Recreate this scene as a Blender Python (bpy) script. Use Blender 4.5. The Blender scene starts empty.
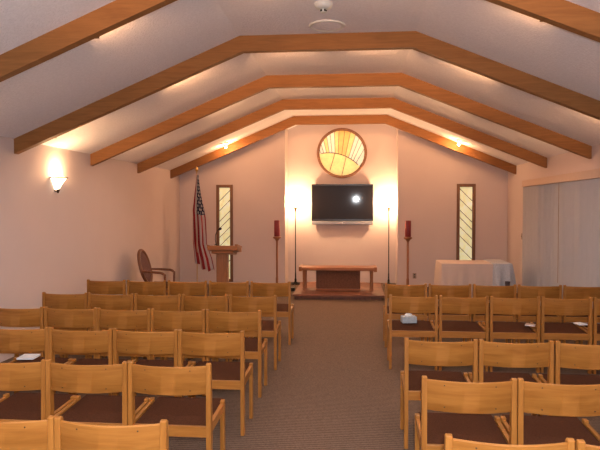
import bpy, bmesh, math, random
from mathutils import Vector, Matrix
random.seed(7)
PI = math.pi
S = bpy.context.scene
C = S.collection

# ------------------------------------------------------------------ camera
cam = bpy.data.cameras.new('camera'); cam.sensor_width = 36.0; cam.lens = 597.4 / 600 * 36
camo = bpy.data.objects.new('camera', cam); C.objects.link(camo)
camo.location = (0, 0, 1.74); camo.rotation_euler = (PI/2 - 0.0294, 0, 0.0918)
cam.clip_start = 0.05; cam.clip_end = 200
S.camera = camo

# ------------------------------------------------------------------ world, large lights, exposure
w = bpy.data.worlds.new('world'); S.world = w; w.use_nodes = True
bg = w.node_tree.nodes['Background']; bg.inputs[0].default_value = (0.86, 0.88, 1.0, 1); bg.inputs[1].default_value = 0.62
S.view_settings.view_transform = 'Standard'
try: S.view_settings.look = 'None'
except Exception: pass
S.view_settings.gamma = 1.0; S.view_settings.use_curve_mapping = False
S.view_settings.exposure = 0.34

WARM = (1.0, 0.60, 0.30); WARM2 = (1.0, 0.50, 0.22); WARM3 = (1.0, 0.82, 0.69)
P_TORCH = 66; P_SCONCE = 14; P_BAY = 105.0; P_DOWN = 15; P_SPOT = 16; P_FLASH = 340

def light(name, kind, loc, power, color, radius=0.04, parent=None, rot=None, spot=None, blend=0.6):
    l = bpy.data.lights.new(name, kind); l.energy = power; l.color = color; l.shadow_soft_size = radius
    if kind == 'SPOT': l.spot_size = spot; l.spot_blend = blend
    o = bpy.data.objects.new(name, l); C.objects.link(o); o.location = loc
    if rot is not None: o.rotation_euler = rot
    if parent: o.parent = parent
    return o
# the photographer's camera flash, just above and beside the lens
light('camera_flash', 'POINT', (0.05, -0.03, 1.83), P_FLASH, (0.95, 0.97, 1.0), 0.03)

# ------------------------------------------------------------------ materials
def newmat(name):
    m = bpy.data.materials.new(name); m.use_nodes = True
    nt = m.node_tree; return m, nt, nt.nodes['Principled BSDF']
def N(nt, t, **kw):
    n = nt.nodes.new(t)
    for k, v in kw.items(): setattr(n, k, v)
    return n
def plain(name, col, rough=0.6, metal=0.0, noise=0.08, scale=30, bump=0.0, bscale=200):
    m, nt, b = newmat(name)
    tc = N(nt, 'ShaderNodeTexCoord'); no = N(nt, 'ShaderNodeTexNoise'); no.inputs['Scale'].default_value = scale
    nt.links.new(tc.outputs['Object'], no.inputs['Vector'])
    mx = N(nt, 'ShaderNodeMix', data_type='RGBA')
    mx.inputs['A'].default_value = (*[c*(1-noise) for c in col], 1); mx.inputs['B'].default_value = (*[min(1, c*(1+noise)) for c in col], 1)
    nt.links.new(no.outputs['Fac'], mx.inputs['Factor']); nt.links.new(mx.outputs['Result'], b.inputs['Base Color'])
    b.inputs['Roughness'].default_value = rough; b.inputs['Metallic'].default_value = metal
    if bump:
        n2 = N(nt, 'ShaderNodeTexNoise'); n2.inputs['Scale'].default_value = bscale; n2.inputs['Detail'].default_value = 4
        bp = N(nt, 'ShaderNodeBump'); bp.inputs['Strength'].default_value = bump; bp.inputs['Distance'].default_value = 0.01
        nt.links.new(tc.outputs['Object'], n2.inputs['Vector']); nt.links.new(n2.outputs['Fac'], bp.inputs['Height'])
        nt.links.new(bp.outputs['Normal'], b.inputs['Normal'])
    return m
def wood(name, c1, c2, axis='X', rough=0.4, scale=1.0, contrast=(0.35, 0.7)):
    m, nt, b = newmat(name)
    tc = N(nt, 'ShaderNodeTexCoord'); oi = N(nt, 'ShaderNodeObjectInfo')
    mp = N(nt, 'ShaderNodeMapping'); s = {'X': (1.2, 1.2, 14), 'Y': (14, 1.2, 14), 'Z': (14, 14, 1.2)}[axis]
    mp.inputs['Scale'].default_value = tuple(v*scale for v in s)
    ad = N(nt, 'ShaderNodeVectorMath', operation='ADD'); ml = N(nt, 'ShaderNodeMath', operation='MULTIPLY'); ml.inputs[1].default_value = 37.0
    nt.links.new(oi.outputs['Random'], ml.inputs[0]); nt.links.new(tc.outputs['Object'], ad.inputs[0]); nt.links.new(ml.outputs[0], ad.inputs[1])
    nt.links.new(ad.outputs[0], mp.inputs['Vector'])
    n1 = N(nt, 'ShaderNodeTexNoise'); n1.inputs['Scale'].default_value = 1.6; n1.inputs['Detail'].default_value = 5; n1.inputs['Distortion'].default_value = 1.4
    n2 = N(nt, 'ShaderNodeTexNoise'); n2.inputs['Scale'].default_value = 9; n2.inputs['Detail'].default_value = 3
    nt.links.new(mp.outputs[0], n1.inputs['Vector']); nt.links.new(mp.outputs[0], n2.inputs['Vector'])
    a = N(nt, 'ShaderNodeMath', operation='MULTIPLY_ADD'); a.inputs[1].default_value = 0.35
    nt.links.new(n2.outputs['Fac'], a.inputs[0]); nt.links.new(n1.outputs['Fac'], a.inputs[2])
    cr = N(nt, 'ShaderNodeValToRGB'); cr.color_ramp.elements[0].position = contrast[0]+0.1; cr.color_ramp.elements[1].position = contrast[1]+0.2
    cr.color_ramp.elements[0].color = (*c1, 1); cr.color_ramp.elements[1].color = (*c2, 1)
    nt.links.new(a.outputs[0], cr.inputs[0]); nt.links.new(cr.outputs[0], b.inputs['Base Color'])
    b.inputs['Roughness'].default_value = rough
    return m
def emit(name, col, strength, base=(0.8, 0.8, 0.75)):
    m, nt, b = newmat(name)
    b.inputs['Base Color'].default_value = (*base, 1); b.inputs['Emission Color'].default_value = (*col, 1)
    b.inputs['Emission Strength'].default_value = strength; b.inputs['Roughness'].default_value = 0.4
    return m

M = {}
M['wall'] = plain('wall_plaster', (0.64, 0.54, 0.52), 0.85, noise=0.03, scale=2.0, bump=0.12, bscale=90)
M['ceiling'] = plain('ceiling_texture', (0.86, 0.83, 0.86), 0.95, noise=0.10, scale=42, bump=1.0, bscale=55)
CW = ((0.28, 0.105, 0.018), (0.405, 0.17, 0.036))
M['chair_x'] = wood('chair_wood_across', *CW, axis='X', rough=0.38)
M['chair_y'] = wood('chair_wood_along', *CW, axis='Y', rough=0.38)
M['chair_z'] = wood('chair_wood_upright', *CW, axis='Z', rough=0.38)
M['beam'] = wood('beam_wood', (0.23, 0.095, 0.028), (0.31, 0.135, 0.042), axis='X', rough=0.6, scale=0.9)
M['altar'] = wood('altar_wood', (0.25, 0.085, 0.028), (0.36, 0.14, 0.052), axis='X', rough=0.35)
M['altar_z'] = wood('altar_wood_upright', (0.22, 0.08, 0.03), (0.33, 0.13, 0.052), axis='Z', rough=0.4)
M['dark_wood'] = wood('dark_wood', (0.10, 0.032, 0.014), (0.20, 0.07, 0.03), axis='Z', rough=0.35)
M['frame_wood'] = wood('window_frame_wood', (0.15, 0.062, 0.027), (0.22, 0.10, 0.045), axis='Z', rough=0.5)
M['panel'] = plain('carved_panel', (0.16, 0.065, 0.035), 0.6, noise=0.5, scale=45, bump=0.6, bscale=70)
M['cushion'] = plain('cushion_fabric', (0.070, 0.026, 0.013), 1.0, noise=0.5, scale=110, bump=0.4, bscale=400)
M['black'] = plain('black_metal', (0.02, 0.016, 0.014), 0.4, 0.6)
M['bronze'] = plain('bronze_metal', (0.16, 0.10, 0.06), 0.4, 0.8)
M['brass'] = plain('brass', (0.65, 0.42, 0.15), 0.3, 0.9)
M['white_plastic'] = plain('white_plastic', (0.70, 0.70, 0.66), 0.4)
M['screw'] = plain('screw_dark', (0.09, 0.045, 0.02), 0.5, 0.5)
M['silver'] = plain('silver_plastic', (0.27, 0.26, 0.28), 0.4, 0.3)
M['tvbody'] = plain('television_black', (0.012, 0.010, 0.010), 0.25)
M['screen'] = plain('television_screen', (0.012, 0.009, 0.009), 0.045, noise=0.0)
M['candle'] = plain('red_candle_glass', (0.21, 0.014, 0.018), 0.4)
M['cloth'] = plain('table_cloth', (0.62, 0.48, 0.42), 0.9, noise=0.04, scale=12)
M['lace'] = plain('grey_lace', (0.50, 0.51, 0.56), 0.9, noise=0.35, scale=60)
M['blind'] = plain('blind_vinyl', (0.46, 0.44, 0.45), 0.7, noise=0.04, scale=9)
M['plate'] = plain('switch_plate', (0.32, 0.24, 0.19), 0.5)
M['paper'] = plain('white_paper', (0.78, 0.80, 0.84), 0.8)
M['tissue_box'] = plain('tissue_box_card', (0.42, 0.47, 0.52), 0.6, noise=0.3, scale=40)
M['lead'] = plain('lead_came', (0.05, 0.035, 0.02), 0.5, 0.3)
M['dark_pot'] = plain('dark_pot', (0.05, 0.03, 0.035), 0.4)

# carpet: tight ribbed loop pile
def carpet(name, c1, c2):
    m, nt, b = newmat(name)
    tc = N(nt, 'ShaderNodeTexCoord')
    wv = N(nt, 'ShaderNodeTexWave'); wv.bands_direction = 'Y'; wv.inputs['Scale'].default_value = 9; wv.inputs['Distortion'].default_value = 2.5
    wv.inputs['Detail'].default_value = 2; wv.inputs['Detail Scale'].default_value = 6
    nt.links.new(tc.outputs['Object'], wv.inputs['Vector'])
    no = N(nt, 'ShaderNodeTexNoise'); no.inputs['Scale'].default_value = 130; no.inputs['Detail'].default_value = 3
    nt.links.new(tc.outputs['Object'], no.inputs['Vector'])
    a = N(nt, 'ShaderNodeMath', operation='MULTIPLY_ADD'); a.inputs[1].default_value = 0.45
    nt.links.new(wv.outputs['Fac'], a.inputs[0]); nt.links.new(no.outputs['Fac'], a.inputs[2])
    cr = N(nt, 'ShaderNodeValToRGB'); cr.color_ramp.elements[0].position = 0.35; cr.color_ramp.elements[1].position = 1.0
    cr.color_ramp.elements[0].color = (*c1, 1); cr.color_ramp.elements[1].color = (*c2, 1)
    nt.links.new(a.outputs[0], cr.inputs[0]); nt.links.new(cr.outputs[0], b.inputs['Base Color'])
    bp = N(nt, 'ShaderNodeBump'); bp.inputs['Strength'].default_value = 0.5; bp.inputs['Distance'].default_value = 0.01
    nt.links.new(a.outputs[0], bp.inputs['Height']); nt.links.new(bp.outputs['Normal'], b.inputs['Normal'])
    b.inputs['Roughness'].default_value = 0.97
    return m
M['carpet'] = carpet('ribbed_carpet', (0.080, 0.052, 0.038), (0.21, 0.148, 0.112))

for k_, v_ in (('cushion', 0.08), ('carpet', 0.08), ('beam', 0.25), ('chair_x', 0.3), ('chair_y', 0.3), ('chair_z', 0.3), ('screen', 0.22), ('altar', 0.3), ('wall', 0.15), ('ceiling', 0.1), ('panel', 0.2)):
    M[k_].node_tree.nodes['Principled BSDF'].inputs['Specular IOR Level'].default_value = v_

# ------------------------------------------------------------------ mesh helpers
def bx(bm, lo, hi, bev=0.0, mat=None):
    r = bmesh.ops.create_cube(bm, size=1.0)
    vs = r['verts']
    c = [(a+b)/2 for a, b in zip(lo, hi)]; s = [abs(b-a) for a, b in zip(lo, hi)]
    for v in vs: v.co = Vector((v.co.x*s[0]+c[0], v.co.y*s[1]+c[1], v.co.z*s[2]+c[2]))
    if bev:
        es = list({e for v in vs for e in v.link_edges})
        r2 = bmesh.ops.bevel(bm, geom=es, offset=bev, segments=2, profile=0.5, affect='EDGES')
        vs = list({v for f in r2['faces'] for v in f.verts} | {v for v in vs if v.is_valid})
    if mat is not None: bmesh.ops.transform(bm, matrix=mat, verts=vs)
    return vs
def prism(bm, pts, axis, a, b):
    """extrude a 2-D polygon along an axis. axis 'Y': pts are (x,z); 'X': (y,z); 'Z': (x,y)"""
    def P(p, t):
        return {'Y': (p[0], t, p[1]), 'X': (t, p[0], p[1]), 'Z': (p[0], p[1], t)}[axis]
    A = [bm.verts.new(P(p, a)) for p in pts]; B = [bm.verts.new(P(p, b)) for p in pts]
    bm.faces.new(A); bm.faces.new(B[::-1]); n = len(pts)
    for i in range(n): bm.faces.new((A[i], B[i], B[(i+1) % n], A[(i+1) % n]))
def lathe(bm, prof, c=(0, 0, 0), n=24, a0=0, a1=2*PI):
    full = abs(a1-a0-2*PI) < 1e-6; k = n if full else n+1
    rings = []
    for r, z in prof:
        rings.append([bm.verts.new((c[0]+r*math.cos(a0+(a1-a0)*i/n), c[1]+r*math.sin(a0+(a1-a0)*i/n), c[2]+z)) for i in range(k)])
    for j in range(len(rings)-1):
        for i in range(n):
            i2 = (i+1) % k
            bm.faces.new((rings[j][i], rings[j][i2], rings[j+1][i2], rings[j+1][i]))
    if full:
        if prof[0][0] > 1e-5: bm.faces.new(rings[0][::-1])
        if prof[-1][0] > 1e-5: bm.faces.new(rings[-1])
def tube(bm, pts, r, n=10, close=False):
    pts = [Vector(p) for p in pts]; rings = []; m = len(pts)
    rr = r if isinstance(r, (list, tuple)) else [r]*m
    up = None
    for i, p in enumerate(pts):
        if close: d = pts[(i+1) % m]-pts[i-1]
        else: d = pts[min(i+1, m-1)]-pts[max(i-1, 0)]
        d.normalize()
        if up is None: up = Vector((0, 0, 1)) if abs(d.z) < 0.9 else Vector((0, 1, 0))
        x = d.cross(up).normalized(); up = x.cross(d).normalized()
        rings.append([bm.verts.new(p + (x*math.cos(2*PI*k/n)+up*math.sin(2*PI*k/n))*rr[i]) for k in range(n)])
    for i in range(m if close else m-1):
        a, b = rings[i], rings[(i+1) % m]
        for k in range(n): bm.faces.new((a[k], a[(k+1) % n], b[(k+1) % n], b[k]))
    if not close: bm.faces.new(rings[0][::-1]); bm.faces.new(rings[-1])
def obj(name, bm, mat, parent=None, loc=(0, 0, 0), smooth=False):
    bmesh.ops.recalc_face_normals(bm, faces=bm.faces)
    me = bpy.data.meshes.new(name); bm.to_mesh(me); bm.free()
    for m in (mat if isinstance(mat, (list, tuple)) else [mat]): me.materials.append(m)
    if smooth:
        for p in me.polygons: p.use_smooth = True
        try: me.set_sharp_from_angle(angle=math.radians(38))
        except Exception: pass
    o = bpy.data.objects.new(name, me); C.objects.link(o); o.location = loc
    if parent: o.parent = parent
    return o
def B(): return bmesh.new()
def thing(name, label, cat, loc=(0, 0, 0), rz=0, group=None):
    o = bpy.data.objects.new(name, None); C.objects.link(o); o.location = loc; o.rotation_euler = (0, 0, rz)
    o.empty_display_size = 0.1
    return tag(o, label, cat, group)
def tag(o, label, cat, group=None):
    o['label'] = label; o['category'] = cat
    if group: o['group'] = group
    return o
def struct(o, label=None, cat=None):
    o['kind'] = 'structure'
    if label: o['label'] = label
    if cat: o['category'] = cat
    return o
def copy_tree(o, parent=None):
    c = o.copy(); C.objects.link(c)
    if parent: c.parent = parent
    for ch in [k for k in o.children]: copy_tree(ch, c)
    return c

# ------------------------------------------------------------------ room dimensions
XL, XR = -3.96, 3.276
KL, KR = -1.29, 0.655
ZK, ZL, ZR = 3.66, 2.54, 2.592
Y0, YB, YN = -2.6, 13.25, 13.85
NL, NR = -1.555, 0.93
def zc(x):
    if x < KL: return ZL + (ZK-ZL)*(x-XL)/(KL-XL)
    if x > KR: return ZR + (ZK-ZR)*(XR-x)/(XR-KR)
    return ZK

bm = B(); bx(bm, (XL-0.12, Y0, -0.1), (XR+0.12, YN+0.12, 0)); f = struct(obj('floor', bm, M['carpet']), 'grey brown ribbed carpet floor of the chapel', 'floor')
bm = B(); prism(bm, [(XL-0.12, zc(XL)), (XL, ZL), (KL, ZK), (KR, ZK), (XR, ZR), (XR+0.12, ZR), (XR+0.12, ZR+0.15), (KR+0.06, ZK+0.15), (KL-0.06, ZK+0.15), (XL-0.12, ZL+0.15)], 'Y', Y0, YN+0.12)
struct(obj('ceiling', bm, M['ceiling']), 'rough textured pale ceiling, flat in the middle with sloping sides', 'ceiling')
bm = B(); bx(bm, (XL-0.12, Y0, 0), (XL, YN+0.12, ZL)); struct(obj('wall_left', bm, M['wall']), 'plain left wall carrying one wall lamp', 'wall')
bm = B(); bx(bm, (XR, Y0, 0), (XR+0.12, YN+0.12, ZR)); struct(obj('wall_right', bm, M['wall']), 'right wall with the vertical blinds', 'wall')
# back wall with its two window openings and the shallow niche
WLx, WRx = (-3.115, -2.735), (2.20, 2.60); WZ = (0.06, 2.25)
bm = B()
def seg(a, b, z0=0, top=None):
    if top is None: pts = [(a, z0), (b, z0), (b, zc(b))] + [(x, ZK) for x in (KR, KL) if a < x < b] + [(a, zc(a))]
    else: pts = [(a, z0), (b, z0), (b, top), (a, top)]
    prism(bm, pts, 'Y', YB, YB+0.12)
seg(XL, WLx[0]); seg(*WLx, 0, WZ[0]); seg(*WLx, WZ[1]); seg(WLx[1], NL)
seg(NR, WRx[0]); seg(*WRx, 0, WZ[0]); seg(*WRx, WZ[1]); seg(WRx[1], XR)
prism(bm, [(NL-0.12, 0), (NL, 0), (NL, zc(NL)), (NL-0.12, zc(NL-0.12))], 'Y', YB+0.12, YN+0.12)
prism(bm, [(NR, 0), (NR+0.12, 0), (NR+0.12, zc(NR+0.12)), (NR, zc(NR))], 'Y', YB+0.12, YN+0.12)
prism(bm, [(NL, 0), (NR, 0), (NR, zc(NR)), (KR, ZK), (KL, ZK), (NL, zc(NL))], 'Y', YN, YN+0.12)
struct(obj('wall_back', bm, M['wall']), 'far end wall with a shallow lit niche in the middle', 'wall')

bm = B(); prism(bm, [(XL-0.12, 0), (XR+0.12, 0), (XR+0.12, ZR), (XR, ZR), (KR, ZK), (KL, ZK), (XL, ZL), (XL-0.12, ZL)], 'Y', Y0-0.12, Y0)
struct(obj('wall_front', bm, M['wall']), 'entrance wall behind the camera', 'wall')

# beams that follow the ceiling
BY = [4.68, 6.65, 8.67, 10.61, 12.57, 2.70, 0.70, -1.26]; TH = 0.174; BW = 0.09
desc = ['nearest to the camera, cut off by the top of the picture', 'second from the camera, just beyond the smoke detector', 'third from the camera, middle one of five',
        'fourth from the camera, with two small spotlights behind it', 'farthest, right in front of the end wall',
        'directly over the near rows, above the view', 'directly over the camera, above the view', 'behind the camera']
for i, y in enumerate(BY):
    bm = B()
    prism(bm, [(XL, ZL), (KL, ZK), (KR, ZK), (XR, ZR), (XR, ZR-TH), (KR-0.03, ZK-TH), (KL+0.03, ZK-TH), (XL, ZL-TH)], 'Y', y, y+BW)
    struct(obj('trim_%d' % (i+1), bm, M['beam']), 'wooden ceiling beam %s' % desc[i], 'beam')

# ------------------------------------------------------------------ windows
def pane_mat(name, cols, strength, scale):
    m, nt, b = newmat(name)
    tc = N(nt, 'ShaderNodeTexCoord'); no = N(nt, 'ShaderNodeTexNoise'); no.inputs['Scale'].default_value = scale; no.inputs['Detail'].default_value = 4; no.inputs['Distortion'].default_value = 1.0
    nt.links.new(tc.outputs['Object'], no.inputs['Vector'])
    cr = N(nt, 'ShaderNodeValToRGB'); cr.color_ramp.elements[0].position = 0.3; cr.color_ramp.elements[1].position = 0.7
    cr.color_ramp.elements[0].color = (*cols[0], 1); cr.color_ramp.elements[1].color = (*cols[1], 1)
    nt.links.new(no.outputs['Fac'], cr.inputs[0]); nt.links.new(cr.outputs[0], b.inputs['Emission Color']); nt.links.new(cr.outputs[0], b.inputs['Base Color'])
    b.inputs['Emission Strength'].default_value = strength; b.inputs['Roughness'].default_value = 0.3
    return m
M['pane'] = pane_mat('lit_yellow_green_glass', ((0.62, 0.58, 0.28), (0.85, 0.82, 0.56)), 0.46, 5)
def tall_window(idx, xs, slope, label):
    t = bpy.data.objects.new('window_%d' % idx, None); C.objects.link(t); t.location = ((xs[0]+xs[1])/2, YB, WZ[0]); struct(t, label, 'window')
    hw = (xs[1]-xs[0])/2; h = WZ[1]-WZ[0]; fw = 0.065
    bm = B()
    bx(bm, (-hw, -0.02, 0), (-hw+fw, 0.1, h), 0.004); bx(bm, (hw-fw, -0.02, 0), (hw, 0.1, h), 0.004)
    bx(bm, (-hw+fw, -0.02, 0), (hw-fw, 0.1, fw), 0.004); bx(bm, (-hw+fw, -0.02, h-fw), (hw-fw, 0.1, h), 0.004)
    obj('window_frame', bm, M['frame_wood'], t)
    bm = B(); bx(bm, (-hw+fw, 0.03, fw), (hw-fw, 0.045, h-fw)); obj('pane', bm, M['pane'], t)
    bm = B(); iw = hw-fw
    zs = [0.25, 0.55, 0.80, 1.0, 1.2, 1.36, 1.60, 1.82]
    for z in zs:
        rise = iw*2*1.0
        a, b = (z, z+rise) if slope > 0 else (z+rise, z)
        if max(a, b) > h-fw: continue
        tube(bm, [(-iw, 0.027, a), (iw, 0.027, b)], 0.007, 6)
    obj('lead_came', bm, M['lead'], t)
tall_window(1, WLx, 1, 'tall narrow stained window behind the lectern, left of the niche')
tall_window(2, WRx, -1, 'tall narrow stained window above the white table, right of the niche')

# round stained glass window
cx, cz, RO = -0.305, 2.99, 0.575
t = bpy.data.objects.new('window_3', None); C.objects.link(t); t.location = (cx, YN, cz); struct(t, 'round stained glass window above the television', 'window')
bm = B(); n = 64; ro, ri = RO, RO-0.06
rings = []
for r, y in ((ro, 0), (ro, -0.05), (ro-0.012, -0.06), (ri+0.012, -0.06), (ri, -0.05), (ri, 0)):
    rings.append([bm.verts.new((r*math.cos(2*PI*i/n), y, r*math.sin(2*PI*i/n))) for i in range(n)])
for j in range(6):
    a, b = rings[j], rings[(j+1) % 6]
    for i in range(n): bm.faces.new((a[i], a[(i+1) % n], b[(i+1) % n], b[i]))
obj('window_frame', bm, wood('round_frame_wood', (0.17, 0.068, 0.028), (0.24, 0.10, 0.042), axis='X', rough=0.5), t, smooth=True)
cols = {'cream': (0.80, 0.70, 0.48), 'pale': (0.70, 0.66, 0.48), 'orange': (0.78, 0.42, 0.10), 'amber': (0.80, 0.55, 0.18), 'yellow': (0.85, 0.62, 0.22)}
cn = list(cols); gm = [pane_mat('glass_'+k, (tuple(c*0.82 for c in cols[k]), cols[k]), 0.50, 9) for k in cn]
bm = B(); Q = Vector((-0.12, -1.0)); HC = Vector((-0.30, -0.93)); HR = 0.94; rp = ri
def hitcircle(ang):
    d = Vector((math.cos(ang), math.sin(ang))); b_ = Q.dot(d); c_ = Q.dot(Q)-rp*rp
    disc = b_*b_-c_
    return None if disc < 0 else Q+d*(-b_+math.sqrt(disc))
def hitarc(ang):
    d = Vector((math.cos(ang), math.sin(ang))); hc = HC; q = Q-hc; b_ = q.dot(d); c_ = q.dot(q)-HR**2
    return Q+d*(-b_+math.sqrt(b_*b_-c_))
angs = []; seq = ['pale', 'pale', 'cream', 'pale', 'amber', 'orange', 'orange', 'amber', 'cream', 'pale', 'amber', 'cream', 'pale', 'cream', 'pale']
a = math.radians(30); bounds = [46, 60, 65, 69, 73, 78, 83, 88, 92, 96, 99.5, 103, 106.5, 110, 114, 125]
lead_lines = []
V = {}
pane_y = -0.015
full = [(rp*math.cos(2*PI*i/96), rp*math.sin(2*PI*i/96)) for i in range(96)]
vs = [bm.verts.new((p[0], pane_y, p[1])) for p in full]
fc = bm.faces.new(vs); fc.material_index = cn.index('yellow')
for k in range(len(bounds)-1):
    a0, a1 = math.radians(bounds[k]), math.radians(bounds[k+1]); m_ = 8
    inner, outer = [], []
    for j in range(m_+1):
        an = a0+(a1-a0)*j/m_; pc = hitcircle(an); pa = hitarc(an)
        if pc is None: continue
        if pa.length > rp or (pc-Q).length < (pa-Q).length: continue
        inner.append(pa); outer.append(pc)
    if len(inner) < 2: continue
    vv = [bm.verts.new((p.x, pane_y-0.003, p.y)) for p in inner+outer[::-1]]
    fc = bm.faces.new(vv); fc.material_index = cn.index(seq[k])
    lead_lines.append((inner[0], outer[0]))
obj('pane', bm, gm, t)
bm = B()
for p, q in lead_lines: tube(bm, [(p.x, -0.022, p.y), (q.x, -0.022, q.y)], 0.005, 6)
hp = []
for j in range(41):
    an = math.radians(20+140*j/40); p = HC+Vector((math.cos(an), math.sin(an)))*HR
    if p.length < rp: hp.append((p.x, -0.022, p.y))
tube(bm, hp, 0.009, 6)
for x0, x1, z0, z1 in ((-0.16, -0.28, 0.00, -0.42), (0.10, 0.00, -0.08, -0.51)):
    tube(bm, [(x0, -0.022, z0), (x1, -0.022, z1)], 0.006, 6)
obj('lead_came', bm, M['lead'], t)

# ------------------------------------------------------------------ vertical blinds on the right wall
t = thing('vertical_blind', 'grey vertical blinds hanging over the opening in the right wall', 'blinds', (XR, 11.80, 0))
bm = B(); bx(bm, (-0.10, -5.9, 2.13), (0, 0, 2.25), 0.006); obj('valance', bm, plain('valance_board', (0.60, 0.44, 0.36), 0.7), t)
def slats(y0, y1, ang, x):
    bm = B(); y = y0
    while y > y1:
        m = Matrix.Translation((x, y, 0)) @ Matrix.Rotation(ang+random.uniform(-0.28, 0.28), 4, 'Z')
        seg_n = 4; w_ = 0.089; prev = None
        for k in range(seg_n+1):
            u = -w_/2+w_*k/seg_n; c = 0.006*(1-(2*u/w_)**2)
            for s, z in ((0, 0.04), (1, 2.12)): pass
        A = []
        for side in (0, 0.0012):
            for k in range(seg_n+1):
                u = -w_/2+w_*k/seg_n; c = 0.007*(1-(2*u/w_)**2)+side
                A.append([bm.verts.new(m @ Vector((c-0.01, u, z))) for z in (0.035, 2.125)])
        n1 = seg_n+1
        for k in range(seg_n):
            bm.faces.new((A[k][0], A[k+1][0], A[k+1][1], A[k][1])); bm.faces.new((A[n1+k][0], A[n1+k][1], A[n1+k+1][1], A[n1+k+1][0]))
        for e in (0, seg_n): bm.faces.new((A[e][0], A[e][1], A[n1+e][1], A[n1+e][0]))
        y -= 0.079
    return bm
obj('slat_panel', slats(-0.07, -2.02, 0.55, -0.055), M['blind'], t)['label'] = 'far panel of blind slats'
obj('slat_panel', slats(-2.13, -5.80, 0.55, -0.055), M['blind'], t)['label'] = 'near panel of blind slats'
bm = B(); tube(bm, [(-0.085, -2.06, 2.13), (-0.085, -2.06, 0.55)], 0.006, 8); obj('wand', bm, M['plate'], t)

# ------------------------------------------------------------------ lamps
def torchiere(x, y, label):
    t = thing('torchiere_lamp', label, 'floor lamp', (x, y, 0), 0)
    bm = B(); lathe(bm, [(0.0, 0), (0.13, 0), (0.13, 0.015), (0.05, 0.03), (0.018, 0.06), (0.0, 0.06)], n=28); obj('base', bm, M['black'], t, smooth=True)
    bm = B(); lathe(bm, [(0.0, 0.05), (0.024, 0.05), (0.026, 0.10), (0.017, 0.13), (0.015, 0.25), (0.012, 0.27), (0.0105, 1.66), (0.0, 1.66)], n=12); obj('pole', bm, M['black'], t, smooth=True)
    bm = B(); lathe(bm, [(0.010, 1.65), (0.018, 1.66), (0.022, 1.69), (0.042, 1.735), (0.046, 1.745), (0.042, 1.745), (0.020, 1.70), (0.0, 1.69)], n=24)
    sh = obj('lamp_shade', bm, M['bronze'], t, smooth=True)
    bm = B(); lathe(bm, [(0.0, 1.695), (0.012, 1.70), (0.014, 1.735), (0.008, 1.765), (0.0, 1.772)], n=12); obj('bulb', bm, emit('bulb_glow', (1.0, 0.75, 0.4), 12), sh, smooth=True)
    light('torchiere_light', 'POINT', (0, 0.0, 1.84), P_TORCH, WARM, 0.05, t)
    return t
torchiere(-1.345, 13.50, 'tall thin black torchiere lamp to the left of the television')
torchiere(0.755, 13.50, 'tall thin black torchiere lamp to the right of the television')

t = thing('wall_sconce', 'glowing white half-cone wall lamp with a dark rim on the left wall', 'wall lamp', (XL, 7.62, 1.95))
bm = B(); lathe(bm, [(0.012, 0.01), (0.04, 0.03), (0.072, 0.09), (0.118, 0.155), (0.140, 0.19), (0.135, 0.19), (0.068, 0.095), (0.03, 0.04)], n=20, a0=-PI/2, a1=PI/2)
obj('lamp_shade', bm, emit('sconce_glass', (1.0, 0.80, 0.52), 5), t, smooth=True)
bm = B(); tube(bm, [(0.148*math.cos(a), 0.148*math.sin(a), 0.185) for a in [(-PI/2+PI*i/20) for i in range(21)]], 0.009, 8); obj('rim', bm, M['bronze'], t, smooth=True)
bm = B(); lathe(bm, [(0.0, -0.025), (0.012, -0.012), (0.016, 0.0), (0.03, 0.03), (0.0, 0.04)], n=14); obj('finial', bm, M['bronze'], t, loc=(0.03, 0, 0), smooth=True)
bm = B(); bx(bm, (0, -0.04, 0.0), (0.012, 0.04, 0.17), 0.003); obj('wall_plate', bm, M['bronze'], t)
light('sconce_light', 'POINT', (0.10, 0, 0.25), P_SCONCE, WARM, 0.05, t)

# small up-facing spotlights fixed behind the beams, and two hanging ones before the farthest beam
def bay_light(x, y, power, down=True):
    t = thing('ceiling_spotlight', 'small dark spotlight fixed behind a ceiling beam', 'spotlight', (x, y, zc(x)), 0, 'spotlights hidden behind the beams')
    bm = B(); bx(bm, (-0.02, -0.06, -0.150), (0.02, 0.03, -0.138), 0.002); obj('bracket', bm, M['bronze'], t)
    bm = B(); lathe(bm, [(0.0, -0.142), (0.032, -0.139), (0.035, -0.115), (0.030, -0.115), (0.025, -0.130), (0.0, -0.135)], n=14); obj('can', bm, M['bronze'], t, smooth=True)
    light('spotlight_glow', 'SPOT', (0, 0.02, -0.10), power, WARM2, 0.03, t, rot=(PI - 1.0, 0, 0), spot=1.75, blend=0.9)
    if down: light('added_down_fill', 'SPOT', (0, 0.0, -0.18), P_DOWN, WARM3, 0.05, t, rot=(0.0, 0, 0), spot=2.5, blend=0.4)  # added wide downward fill below the can, brightens the room
for i, y in enumerate(BY):
    if i == 4: continue
    f_ = [0.25, 1.0, 1.0, 1.0, 0, 1, 1, 1][i]
    for x in (-2.15, -0.82, 0.28, 1.45) if i < 4 else (-2.0, 1.4): bay_light(x, y+BW+0.06, P_BAY*f_, i != 3)  # pairs on the unseen near beams are added to fill the room with light
    if i in (1, 2): bay_light(-3.55, y+BW+0.06, P_BAY*0.5*f_, False); bay_light(2.90, y+BW+0.06, P_BAY*0.5*f_, False)
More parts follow.
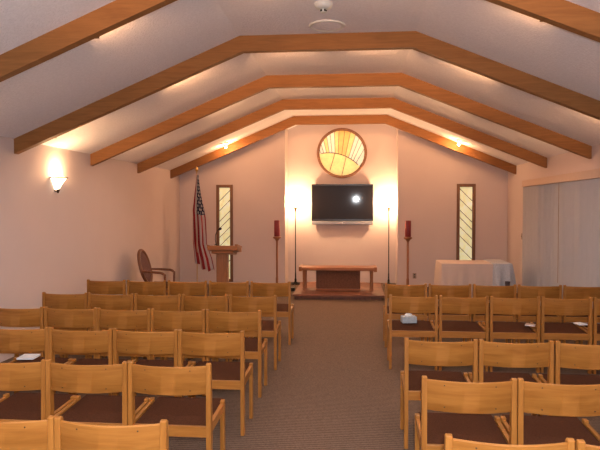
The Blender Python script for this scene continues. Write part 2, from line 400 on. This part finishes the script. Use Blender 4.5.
def hanging_spot(x, y, sgn, label):
    z = zc(x); t = thing('ceiling_spotlight', label, 'spotlight', (x, y, z))
    bm = B(); lathe(bm, [(0.0, -0.02), (0.035, -0.018), (0.035, 0.02)], n=16); tube(bm, [(0, 0, -0.015), (0, 0, -0.055)], 0.007, 8); obj('mount', bm, M['white_plastic'], t, smooth=True)
    bm = B(); lathe(bm, [(0.0, 0.05), (0.016, 0.045), (0.032, 0.0), (0.028, 0.0), (0.012, 0.035), (0.0, 0.035)], n=16)
    bmesh.ops.rotate(bm, verts=bm.verts, cent=(0, 0, 0), matrix=Matrix.Rotation(-0.9*sgn, 3, 'Y'))
    sh = obj('lamp_shade', bm, M['white_plastic'], t, loc=(0, 0, -0.085), smooth=True)
    bm = B(); bmesh.ops.create_uvsphere(bm, u_segments=14, v_segments=8, radius=0.024); obj('bulb', bm, emit('spot_bulb', (1.0, 0.70, 0.42), 30), sh, loc=(0.015*sgn*-1, 0, -0.012), smooth=True)
    light('spotlight_beam', 'POINT', (0.03*sgn*1, 0.06, -0.14), P_SPOT, WARM2, 0.03, t)
hanging_spot(-2.66, 12.25, 1, 'small lit spotlight on the left ceiling slope before the farthest beam')
hanging_spot(2.05, 12.25, -1, 'small lit spotlight on the right ceiling slope before the farthest beam')

# ------------------------------------------------------------------ ceiling fittings
t = thing('smoke_detector', 'white round smoke detector on the ceiling before the second beam', 'smoke detector', (-0.30, 5.68, ZK))
bm = B(); lathe(bm, [(0.0, -0.055), (0.045, -0.052), (0.075, -0.040), (0.088, -0.018), (0.088, 0)], n=32); obj('housing', bm, M['white_plastic'], t, smooth=True)
bm = B(); lathe(bm, [(0.0, -0.088), (0.028, -0.086), (0.034, -0.080), (0.018, -0.075), (0.016, -0.05), (0.0, -0.05)], n=20); obj('sensor', bm, M['white_plastic'], t, smooth=True)
bm = B()
for a in range(4): bx(bm, (0.016*1.0-0.006, -0.006, -0.078), (0.032, 0.006, -0.060), 0, Matrix.Rotation(a*PI/2+0.5, 4, 'Z'))
obj('vent_slot', bm, M['black'], t)
t = thing('ceiling_speaker', 'flat pale round ceiling plate right before the second beam', 'ceiling speaker', (-0.30, 6.36, ZK))
bm = B(); lathe(bm, [(0.165, -0.010), (0.180, -0.016), (0.190, -0.010), (0.192, 0.0), (0.165, 0)], n=40); obj('rim', bm, M['white_plastic'], t, smooth=True)
bm = B(); lathe(bm, [(0.0, -0.014), (0.10, -0.013), (0.168, -0.009), (0.168, 0)], n=40); obj('grille', bm, M['ceiling'], t)

# ------------------------------------------------------------------ television
t = thing('television', 'black flat screen television mounted on the niche wall under the round window', 'television', (-0.29, YN, 1.345))
t.rotation_euler = (0.0105, 0, 0.0)
bm = B(); bx(bm, (-0.705, -0.13, 0.085), (0.705, -0.05, 0.93), 0.008); hs = obj('housing', bm, M['tvbody'], t)
bm = B(); bx(bm, (-0.685, -0.1335, 0.125), (0.685, -0.128, 0.90)); obj('screen', bm, M['screen'], t)
bm = B(); bx(bm, (-0.70, -0.14, 0.0), (0.70, -0.06, 0.083), 0.012); sp_ = obj('speaker_bar', bm, M['silver'], t)
bm = B(); lathe(bm, [(0, 0), (0.012, 0), (0.012, 0.004), (0, 0.004)], n=16); bmesh.ops.rotate(bm, verts=bm.verts, cent=(0, 0, 0), matrix=Matrix.Rotation(PI/2, 3, 'X')); obj('badge', bm, M['paper'], sp_, loc=(0, -0.14, 0.042))
bm = B(); bx(bm, (-0.3, -0.05, 0.25), (0.3, -0.001, 0.70), 0.004); obj('wall_bracket', bm, M['black'], t)

# ------------------------------------------------------------------ dais and altar
t = thing('dais', 'low reddish wooden platform under the altar bench', 'platform', (-0.31, 11.2, 0))
bm = B(); bx(bm, (-0.82, 0.05, 0), (0.82, 1.85, 0.055)); obj('base', bm, M['dark_wood'], t)
bm = B(); bx(bm, (-0.865, 0, 0.055), (0.865, 1.9, 0.10), 0.006); obj('top', bm, wood('dais_wood', (0.13, 0.042, 0.02), (0.21, 0.078, 0.04), axis='X', rough=0.6), t)
t = thing('altar_table', 'low wooden altar table with a carved dark front panel on the dais', 'altar', (-0.335, 11.9, 0.10))
bm = B(); bx(bm, (-0.75, -0.22, 0.40), (0.75, 0.24, 0.462), 0.008); bx(bm, (-0.765, -0.235, 0.385), (-0.705, 0.25, 0.475), 0.006); bx(bm, (0.705, -0.235, 0.385), (0.765, 0.25, 0.475), 0.006)
obj('table_top', bm, M['altar'], t)
for sx in (-1, 1):
    for sy in (-1, 1):
        bm = B(); x = sx*0.665; y = 0.01+sy*0.17
        lathe(bm, [(0.0, 0), (0.034, 0), (0.030, 0.03), (0.026, 0.20), (0.030, 0.36), (0.034, 0.395), (0, 0.395)], c=(x, y, 0), n=16); obj('leg', bm, M['altar_z'], t, smooth=True)
bm = B(); bx(bm, (-0.43, -0.10, 0.03), (0.44, -0.06, 0.40), 0.003)
for k in range(14): # carved ribs
    x = -0.40+k*0.062; bx(bm, (x, -0.107, 0.05), (x+0.03, -0.10, 0.385), 0.002)
obj('front_panel', bm, M['panel'], t)
bm = B(); bx(bm, (-0.44, -0.125, 0), (0.45, -0.04, 0.032), 0.003); obj('rail', bm, M['altar'], t)
# small black box and its cable near the left torchiere
bm = B(); bx(bm, (-0.07, -0.10, 0), (0.07, 0.10, 0.07), 0.012); t = tag(obj('power_box', bm, M['black'], None, (-1.32, 12.4, 0.0)), 'small black box on the floor left of the altar platform', 'power box')
bm = B(); tube(bm, [(0, 0.09, 0.03), (0.02, 0.4, 0.008), (-0.03, 0.8, 0.008), (-0.02, 0.97, 0.01)], 0.006, 6); obj('cord', bm, M['black'], t)

# ------------------------------------------------------------------ candle stands, each with its own candle
def candle_stand(x, y, side):
    t = thing('candle_stand', 'slim wooden candle stand on the floor %s of the niche' % side, 'candle stand', (x, y, 0))
    bm = B(); lathe(bm, [(0, 0), (0.15, 0), (0.15, 0.02), (0.06, 0.045), (0.03, 0.07), (0, 0.07)], n=24); obj('base', bm, M['altar_z'], t, smooth=True)
    bm = B(); lathe(bm, [(0, 0.06), (0.030, 0.06), (0.030, 0.20), (0.024, 0.22), (0.024, 1.02), (0, 1.02)], n=16); obj('pole', bm, M['altar_z'], t, smooth=True)
    bm = B(); lathe(bm, [(0, 1.015), (0.03, 1.015), (0.05, 1.05), (0.088, 1.075), (0.092, 1.10), (0.05, 1.115), (0, 1.115)], n=24); obj('dish', bm, M['altar_z'], t, smooth=True)
    c = thing('candle', 'thick red candle standing on the %s candle stand' % side.split()[-1], 'candle', (x, y, 1.115))
    bm = B(); lathe(bm, [(0, 0), (0.060, 0), (0.064, 0.01), (0.064, 0.335), (0.058, 0.345), (0.050, 0.335), (0, 0.330)], n=24); b_ = obj('wax', bm, M['candle'], c, smooth=True)
    bm = B(); tube(bm, [(0, 0, 0.325), (0.002, 0, 0.352)], 0.002, 6); obj('wick', bm, M['black'], c)
candle_stand(-1.69, 12.9, 'to the left')
candle_stand(1.127, 12.9, 'to the right')

# ------------------------------------------------------------------ lectern with microphone
t = thing('lectern', 'wooden lectern on a square column before the left window', 'lectern', (-2.255, 10.2, 0))
bm = B(); bx(bm, (-0.25, -0.2, 0), (0.25, 0.25, 0.05), 0.006); obj('base', bm, M['altar'], t)
bm = B(); bx(bm, (-0.125, -0.08, 0.05), (0.055, 0.10, 0.97), 0.004); obj('column', bm, M['altar_z'], t)
bm = B(); m_ = Matrix.Translation((0, 0.02, 1.03)) @ Matrix.Rotation(-0.14, 4, 'X')
bx(bm, (-0.26, -0.20, -0.05), (0.255, 0.22, 0.03), 0.006, m_); bx(bm, (-0.20, -0.15, -0.10), (0.18, 0.18, -0.045), 0.004, m_); obj('desk_top', bm, M['altar'], t)
bm = B(); bx(bm, (0.215, -0.20, 0.03), (0.262, 0.22, 0.055), 0.004, m_); bx(bm, (-0.268, -0.20, -0.02), (-0.25, 0.22, 0.045), 0.004, m_); obj('ledge', bm, M['altar'], t)
mi = thing('microphone', 'black gooseneck microphone rising from the lectern', 'microphone', (-2.405, 10.2, 1.083))
bm = B(); lathe(bm, [(0, 0), (0.03, 0), (0.03, 0.01), (0.01, 0.02), (0, 0.02)], n=16); obj('base', bm, M['black'], mi, smooth=True)
bm = B(); tube(bm, [(0, 0, 0.015), (-0.015, 0, 0.10), (-0.01, 0, 0.18), (0.02, 0, 0.25), (0.045, 0, 0.27)], 0.006, 8); obj('neck', bm, M['black'], mi, smooth=True)
bm = B(); tube(bm, [(0.04, 0, 0.268), (0.055, 0, 0.278), (0.085, 0, 0.29), (0.10, 0, 0.285)], [0.012, 0.022, 0.024, 0.012], 12); obj('capsule', bm, M['black'], mi, smooth=True)

# ------------------------------------------------------------------ flag on a pole
fx, fy = -3.335, 12.4
t = thing('flag_pole', 'thin pole with a golden finial in the left corner carrying the flag', 'flag pole', (fx, fy, 0))
bm = B(); lathe(bm, [(0, 0), (0.15, 0), (0.15, 0.02), (0.06, 0.06), (0.02, 0.09), (0, 0.09)], n=24); obj('base', bm, M['brass'], t, smooth=True)
bm = B(); tube(bm, [(0, 0, 0.08), (0, 0, 2.48)], 0.014, 12); obj('pole', bm, plain('pale_pole', (0.55, 0.36, 0.20), 0.4), t, smooth=True)
bm = B(); lathe(bm, [(0, 2.475), (0.022, 2.48), (0.016, 2.50), (0.035, 2.53), (0.028, 2.57), (0, 2.61)], n=14); obj('finial', bm, M['brass'], t, smooth=True)
# the draped flag: u runs across the thirteen stripes, v along the fly
m, nt, b = newmat('flag_cloth'); M['flag'] = m
uv = N(nt, 'ShaderNodeUVMap'); sx = N(nt, 'ShaderNodeSeparateXYZ'); nt.links.new(uv.outputs[0], sx.inputs[0])
def mth(op, a=None, b_=None, c_=None):
    n = N(nt, 'ShaderNodeMath', operation=op)
    for i, v in enumerate((a, b_, c_)):
        if v is None: continue
        if isinstance(v, (int, float)): n.inputs[i].default_value = v
        else: nt.links.new(v, n.inputs[i])
    return n.outputs[0]
U, Vv = sx.outputs[0], sx.outputs[1]
stripe = mth('GREATER_THAN', mth('MODULO', mth('MULTIPLY', U, 13.0), 2.0), 1.0)    # 0 red, 1 white
canton = mth('MULTIPLY', mth('GREATER_THAN', U, 6/13), mth('LESS_THAN', Vv, 0.42))
def dots(ou, ov):
    fu = mth('SUBTRACT', mth('FRACT', mth('ADD', mth('MULTIPLY', U, 13/7*4.5), ou)), 0.5)
    fv = mth('SUBTRACT', mth('FRACT', mth('ADD', mth('MULTIPLY', Vv, 2.5*5.5), ov)), 0.5)
    d = mth('ADD', mth('MULTIPLY', fu, fu), mth('MULTIPLY', fv, fv)); return mth('LESS_THAN', d, 0.038)
star = mth('MAXIMUM', dots(0, 0), dots(0.5, 0.5))
m1 = N(nt, 'ShaderNodeMix', data_type='RGBA'); m1.inputs['A'].default_value = (0.36, 0.018, 0.022, 1); m1.inputs['B'].default_value = (0.62, 0.55, 0.52, 1); nt.links.new(stripe, m1.inputs['Factor'])
m2 = N(nt, 'ShaderNodeMix', data_type='RGBA'); m2.inputs['A'].default_value = (0.012, 0.014, 0.05, 1); m2.inputs['B'].default_value = (0.62, 0.58, 0.56, 1); nt.links.new(star, m2.inputs['Factor'])
m3 = N(nt, 'ShaderNodeMix', data_type='RGBA'); nt.links.new(canton, m3.inputs['Factor']); nt.links.new(m1.outputs['Result'], m3.inputs['A']); nt.links.new(m2.outputs['Result'], m3.inputs['B'])
nt.links.new(m3.outputs['Result'], b.inputs['Base Color']); b.inputs['Roughness'].default_value = 0.8
bm = B(); uvl = bm.loops.layers.uv.new('UVMap'); NU, NV = 60, 40; grid = []
for j in range(NV+1):
    v = j/NV; row = []
    for i in range(NU+1):
        u = i/NU
        def lerp(t, pts):
            for (a, A_), (b2, B_) in zip(pts, pts[1:]):
                if t <= b2: return A_+(B_-A_)*(t-a)/(b2-a)
            return pts[-1][1]
        lf = lerp(v, [(0, 0.018), (0.15, -0.02), (0.40, -0.085), (0.75, -0.07), (1, -0.02)]); rt = lerp(v, [(0, 0.05), (0.2, 0.10), (0.45, 0.19), (0.72, 0.24), (0.88, 0.36), (1, 0.40)])
        g_ = u + 0.048*math.sin(u*PI*6+1.0+1.2*v)-0.03
        x = lf + (rt-lf)*g_ + 0.05*(v-0.3)*math.sin(v*6)*u
        y = -0.055 + (0.012+0.045*min(1, v*1.5))*math.sin(u*PI*6+2.4+1.2*v)
        top = 2.45 - 0.03*u; bot = 0.62 - 0.22*math.sin(min(1, u*1.1)*PI*0.62)
        z = top + (bot-top)*v - 0.015*math.sin(u*PI*6)*v
        row.append((bm.verts.new((x, y, z)), (u, v)))
    grid.append(row)
for j in range(NV):
    for i in range(NU):
        q = [grid[j][i], grid[j][i+1], grid[j+1][i+1], grid[j+1][i]]
        fc = bm.faces.new([a[0] for a in q])
        for lp, a in zip(fc.loops, q): lp[uvl].uv = a[1]
fl = tag(obj('flag', bm, M['flag'], None, (fx, fy, 0), smooth=True), 'stars and stripes flag hanging in folds from the corner pole', 'flag')
md = fl.modifiers.new('thickness', 'SOLIDIFY'); md.thickness = 0.003

# ------------------------------------------------------------------ armchair at the left wall
t = thing('armchair', 'dark wooden armchair with oval padded back facing right at the left wall', 'armchair', (-3.345, 10.15, 0), 0)
def oval(a, rw, rh): return (rw*math.cos(a), rh*math.sin(a))
tilt = lambda z: -0.24 - 0.16*(z-0.42)/0.6
bm = B(); pts = []
for k in range(36):
    a = 2*PI*k/36; yy, zz = oval(a, 0.225, 0.29); z = 0.70+zz; pts.append((tilt(z), yy, z))
tube(bm, pts, 0.028, 10, close=True); obj('back_frame', bm, M['dark_wood'], t, smooth=True)
bm = B(); rows = []
for s in (-1, 1):
    ctr = bm.verts.new((tilt(0.70)+s*0.035, 0, 0.70)); prev = ctr; rr = []
    for rfac, bul in ((0.6, 0.028), (0.95, 0.008)):
        ring = []
        for k in range(36):
            a = 2*PI*k/36; yy, zz = oval(a, 0.21*rfac, 0.275*rfac); z = 0.70+zz; ring.append(bm.verts.new((tilt(z)+s*bul, yy, z)))
        rr.append(ring)
    for k in range(36):
        bm.faces.new((ctr, rr[0][k], rr[0][(k+1) % 36])); bm.faces.new((rr[0][k], rr[1][k], rr[1][(k+1) % 36], rr[0][(k+1) % 36]))
    rows.append(rr[1])
for k in range(36): bm.faces.new((rows[0][k], rows[0][(k+1) % 36], rows[1][(k+1) % 36], rows[1][k]))
obj('backrest', bm, plain('armchair_fabric', (0.13, 0.06, 0.055), 0.9, noise=0.4, scale=50), t, smooth=True)
bm = B(); bx(bm, (-0.24, -0.23, 0.35), (0.20, 0.23, 0.42), 0.02); obj('seat', bm, M['cushion'], t)
bm = B(); bx(bm, (-0.25, -0.245, 0.29), (0.21, 0.245, 0.355), 0.008); obj('seat_frame', bm, M['dark_wood'], t)
for sy in (-1, 1):
    bm = B(); tube(bm, [(-0.29, sy*0.21, 0.64), (-0.15, sy*0.25, 0.635), (0.05, sy*0.265, 0.625), (0.09, sy*0.265, 0.61), (0.125, sy*0.262, 0.585), (0.125, sy*0.255, 0.50), (0.12, sy*0.245, 0.34)], [0.018, 0.02, 0.022, 0.024, 0.022, 0.02, 0.02], 10)
    obj('armrest', bm, M['dark_wood'], t, smooth=True)
    for x0, x1 in ((0.18, 0.20), (-0.22, -0.27)):
        bm = B(); tube(bm, [(x0, sy*0.215, 0.32), (x0, sy*0.215, 0.2), (x1, sy*0.22, 0.0)], [0.026, 0.02, 0.015], 10); obj('leg', bm, M['dark_wood'], t, smooth=True)

# ------------------------------------------------------------------ white table on the right
tx0, tx1, ty0, ty1, tz = 1.545, 2.72, 10.85, 11.6, 0.735
t = thing('side_table', 'rectangular table beneath the pale cloth before the right window', 'table', ((tx0+tx1)/2, (ty0+ty1)/2, 0))
hx, hy = (tx1-tx0)/2, (ty1-ty0)/2
bm = B(); bx(bm, (-hx, -hy, tz-0.04), (hx, hy, tz-0.006), 0.004); obj('table_top', bm, M['altar'], t)
for sx in (-1, 1):
    for sy in (-1, 1):
        bm = B(); bx(bm, (sx*(hx-0.08)-0.02, sy*(hy-0.08)-0.02, 0), (sx*(hx-0.08)+0.02, sy*(hy-0.08)+0.02, tz-0.04), 0.003); obj('leg', bm, M['altar_z'], t)
def drape(x0, x1, y0, y1, z, hang, mat, name, ripple=0.02, nseg=150, sub=6, off=0.0):
    bm = B(); per = []
    L = [((x0, y0), (x1, y0)), ((x1, y0), (x1, y1)), ((x1, y1), (x0, y1)), ((x0, y1), (x0, y0))]
    tot = sum((Vector(b)-Vector(a)).length for a, b in L)
    for a, b in L:
        a, b = Vector(a), Vector(b); n = max(2, int(nseg*(b-a).length/tot))
        d = (b-a).normalized(); nrm = Vector((d.y, -d.x))
        for k in range(n): per.append((a+(b-a)*k/n, nrm))
    ringv = []
    for j in range(sub+1):
        tt = j/sub; rg = []
        for i, (p, nrm) in enumerate(per):
            rp_ = (math.sin(i*0.9+1.3*math.sin(i*0.13))*0.6+0.5)*ripple*tt + 0.012*min(1, tt*3) + 0.006*tt + off
            q = p+nrm*rp_; rg.append(bm.verts.new((q.x, q.y, z-hang*tt)))
        ringv.append(rg)
    n = len(per)
    for j in range(sub):
        for i in range(n): bm.faces.new((ringv[j][i], ringv[j][(i+1) % n], ringv[j+1][(i+1) % n], ringv[j+1][i]))
    bm.faces.new(ringv[0])
    o = obj(name, bm, mat, None, (0, 0, 0), smooth=True); o.modifiers.new('thickness', 'SOLIDIFY').thickness = 0.0025
    return o
tag(drape(tx0, tx1, ty0, ty1, tz, 0.68, M['cloth'], 'tablecloth', 0.032), 'pale pinkish white cloth covering the table under the right window', 'tablecloth')
tag(drape(tx1-0.26, tx1+0.03, ty0-0.05, ty1+0.05, tz+0.014, 0.50, M['lace'], 'lace_runner', 0.075, 70, 6, 0.012), 'grey lace cloth hanging over the right end of the table', 'table runner')
bm = B(); lathe(bm, [(0, 0), (0.06, 0), (0.085, 0.10), (0.07, 0.28), (0.038, 0.40), (0.045, 0.47), (0.038, 0.47), (0.03, 0.40), (0, 0.39)], n=24)
tag(obj('floor_vase', bm, M['dark_pot'], None, (2.61, 10.50, 0), smooth=True), 'dark vase on the floor before the right end of the table', 'vase')

# ------------------------------------------------------------------ wall plates
def plate(name, label, cat, loc, wall):
    t = thing(name, label, cat, loc)
    if wall == 'back':
        bm = B(); bx(bm, (-0.04, -0.008, -0.06), (0.04, 0, 0.06), 0.003); obj('cover', bm, M['plate'], t)
        for z in (-0.025, 0.025):
            bm = B(); bx(bm, (-0.015, -0.012, z-0.014), (0.015, -0.006, z+0.014), 0.002); obj('socket', bm, M['dark_pot'], t)
    else:
        bm = B(); bx(bm, (-0.01, -0.04, -0.06), (0, 0.04, 0.06), 0.003); obj('cover', bm, M['plate'], t)
        bm = B(); bx(bm, (-0.018, -0.008, -0.014), (-0.006, 0.008, 0.014), 0.002); obj('toggle', bm, M['dark_pot'], t)
plate('wall_outlet', 'brown electric outlet low on the end wall beside the right candle stand', 'outlet', (1.304, YB, 0.24), 'back')
plate('light_switch', 'small brown switch on the right wall beyond the blinds', 'switch', (XR, 12.1, 1.17), 'right')

# ------------------------------------------------------------------ chairs
CWD = 0.513
def make_chair():
    t = thing('wooden_chair', 'x', 'chair'); hw = CWD/2; pw = 0.029
    # origin: floor under the line of the rear posts; the chair faces +Y
    for s in (-1, 1):
        bm = B(); x0, x1 = (s*hw, s*(hw-pw)) if s < 0 else (s*(hw-pw), s*hw)
        pts = [(-0.020, 0), (0.020, 0), (0.030, 0.42), (0.014, 0.795), (-0.002, 0.806), (-0.020, 0.800), (-0.022, 0.42)]
        prism(bm, pts, 'X', x0, x1); bmesh.ops.bevel(bm, geom=list(bm.edges), offset=0.003, segments=1, affect='EDGES'); obj('leg', bm, M['chair_z'], t)
    for s in (-1, 1):
        bm = B(); x0, x1 = (s*hw, s*(hw-pw)) if s < 0 else (s*(hw-pw), s*hw)
        bx(bm, (x0, 0.352, 0), (x1, 0.392, 0.458), 0.004); obj('leg', bm, M['chair_z'], t)
    for s in (-1, 1):
        bm = B(); a, b_ = sorted((s*(hw-0.004), s*(hw-pw+0.002)))
        prism(bm, [(0.015, 0.370), (0.36, 0.385), (0.36, 0.442), (0.015, 0.427)], 'X', a, b_); obj('side_rail', bm, M['chair_y'], t)
    bm = B(); bx(bm, (-hw+pw, 0.362, 0.375), (hw-pw, 0.384, 0.43), 0.003); obj('front_rail', bm, M['chair_x'], t)
    bm = B(); bx(bm, (-hw+pw, -0.012, 0.352), (hw-pw, 0.012, 0.418), 0.003); obj('rear_rail', bm, M['chair_x'], t)
    # upholstered seat, gently crowned
    bm = B(); nx, ny = 10, 8; g = []
    X0, X1, Y0_, Y1_ = -hw+pw+0.002, hw-pw-0.002, 0.018, 0.470
    def ztop(u, v): return 0.416 + 0.022*min(1, 6*min(u, 1-u, v, 1-v))**0.5 + 0.022*v
    for j in range(ny+1):
        g.append([bm.verts.new((X0+(X1-X0)*i/nx, Y0_+(Y1_-Y0_)*j/ny - (0.0), ztop(i/nx, j/ny))) for i in range(nx+1)])
    for j in range(ny):
        for i in range(nx): bm.faces.new((g[j][i], g[j][i+1], g[j+1][i+1], g[j+1][i]))
    edge = [g[0][i] for i in range(nx+1)] + [g[j][nx] for j in range(1, ny+1)] + [g[ny][i] for i in range(nx-1, -1, -1)] + [g[j][0] for j in range(ny-1, 0, -1)]
    low = [bm.verts.new((v.co.x, v.co.y, 0.405)) for v in edge]
    for i in range(len(edge)): bm.faces.new((edge[i], edge[(i+1) % len(edge)], low[(i+1) % len(edge)], low[i]))
    bm.faces.new(low)
    obj('seat', bm, M['cushion'], t, smooth=True)
    # bent plywood back, bowed towards the rear
    bm = B(); n = 16; x0, x1 = -hw+pw-0.002, hw-pw+0.002; A = []
    zlo, zhi = 0.615, 0.790
    for i in range(n+1):
        u = i/n; x = x0+(x1-x0)*u; bow = -0.050*math.sin(PI*u)**0.9
        yl = 0.006+bow; yh = -0.002+bow; th = 0.013
        dz = 0.0
        A.append([bm.verts.new(p) for p in ((x, yl, zlo), (x, yl-th*0.6, zlo), (x, yl-th, zlo+0.006), (x, yh-th, zhi-0.006), (x, yh-th*0.6, zhi), (x, yh, zhi-0.002), (x, yl, zlo+0.006))])
    k = 7
    for i in range(n):
        for j in range(k): bm.faces.new((A[i][j], A[i][(j+1) % k], A[i+1][(j+1) % k], A[i+1][j]))
    bm.faces.new(A[0][::-1]); bm.faces.new(A[-1])
    br = obj('backrest', bm, M['chair_x'], t, smooth=True)
    for u in (0.20, 0.80):
        for z in (0.645, 0.765):
            bm = B(); lathe(bm, [(0, 0), (0.0038, 0), (0.0038, 0.004), (0, 0.005)], n=8)
            bmesh.ops.rotate(bm, verts=bm.verts, cent=(0, 0, 0), matrix=Matrix.Rotation(PI/2, 3, 'X'))
            obj('screw', bm, M['screw'], br, loc=(x0+(x1-x0)*u, 0.002-0.050*math.sin(PI*u)**0.9-0.014, z), smooth=True)
    return t
proto = make_chair(); first = True
ordn = ['aisle chair', 'second chair from aisle', 'third chair from aisle', 'fourth chair from aisle', 'fifth chair from aisle']
rown = ['first', 'second', 'third', 'fourth', 'fifth', 'sixth']
LROW = [(-0.806, 7.48, 5, .538), (-0.830, 6.31, 5, .525), (-0.850, 5.37, 5, .518), (-0.835, 4.463, 4, .517), (-0.859, 3.498, 3, .516), (-0.822, 2.539, 2, .516)]
RROW = [(0.371, 7.46, 5, .535), (0.368, 6.46, 5, .528), (0.357, 4.328, 3, .525), (0.372, 3.355, 2, .52), (0.373, 2.487, 2, .52)]
for side, rows_ in (('left', LROW), ('right', RROW)):
    for r, (xa, y, n, pit) in enumerate(rows_):
        for k in range(n):
            if first: c = proto; first = False
            else: c = copy_tree(proto)
            x = xa + (-1 if side == 'left' else 1)*(CWD/2 + pit*k)
            c.location = (x, y+random.uniform(-0.008, 0.008), 0); c.rotation_euler = (0, 0, random.uniform(-0.006, 0.006))
            c['label'] = 'wooden chair with maroon seat, %s, %s row from the altar, %s block' % (ordn[k], rown[r], side)
            c['group'] = 'chairs of the %s block' % side

# ------------------------------------------------------------------ things left on the seats
tb = thing('tissue_box', 'pale blue box of tissues on the right block aisle seat, second row', 'tissue box', (0.60, 6.72, 0.457), 0.15)
bm = B(); bx(bm, (-0.08, -0.055, 0), (0.08, 0.055, 0.07), 0.004); obj('box', bm, M['tissue_box'], tb)
bm = B(); g = []
for j in range(5):
    g.append([bm.verts.new((-0.05+0.1*i/8, -0.02+0.01*j+0.012*math.sin(i*1.3+j), 0.072+0.035*math.sin(PI*i/8)*(j/4)+0.004*math.sin(i*2))) for i in range(9)])
for j in range(4):
    for i in range(8): bm.faces.new((g[j][i], g[j][i+1], g[j+1][i+1], g[j+1][i]))
o = obj('tissue', bm, M['paper'], tb, smooth=True); o.modifiers.new('thickness', 'SOLIDIFY').thickness = 0.001
def booklet(name, label, loc, w_, d_, h_, rz, mat, mat2):
    t = thing(name, label, 'booklet', loc, rz)
    bm = B(); bx(bm, (-w_/2+0.003, -d_/2+0.003, 0.002), (w_/2-0.003, d_/2-0.003, h_-0.002)); obj('pages', bm, M['paper'], t)
    bm = B(); bx(bm, (-w_/2, -d_/2, h_-0.003), (w_/2, d_/2, h_), 0.001); bx(bm, (-w_/2, -d_/2, 0), (w_/2, d_/2, 0.003), 0.001); bx(bm, (-w_/2, -d_/2, 0.002), (-w_/2+0.003, d_/2, h_-0.002)); obj('cover', bm, mat, t)
booklet('booklet', 'white booklet on the fourth seat of the right second row', (2.47, 6.78, 0.457), 0.09, 0.12, 0.012, 0.3, M['paper'], None)
booklet('booklet', 'pinkish booklet on the third seat of the right second row', (1.90, 6.66, 0.457), 0.10, 0.10, 0.012, -0.4, M['cloth'], None)
booklet('booklet', 'white booklet on the fourth seat of the left fourth row', (-2.775, 4.84, 0.457), 0.14, 0.15, 0.014, 0.1, M['paper'], None)
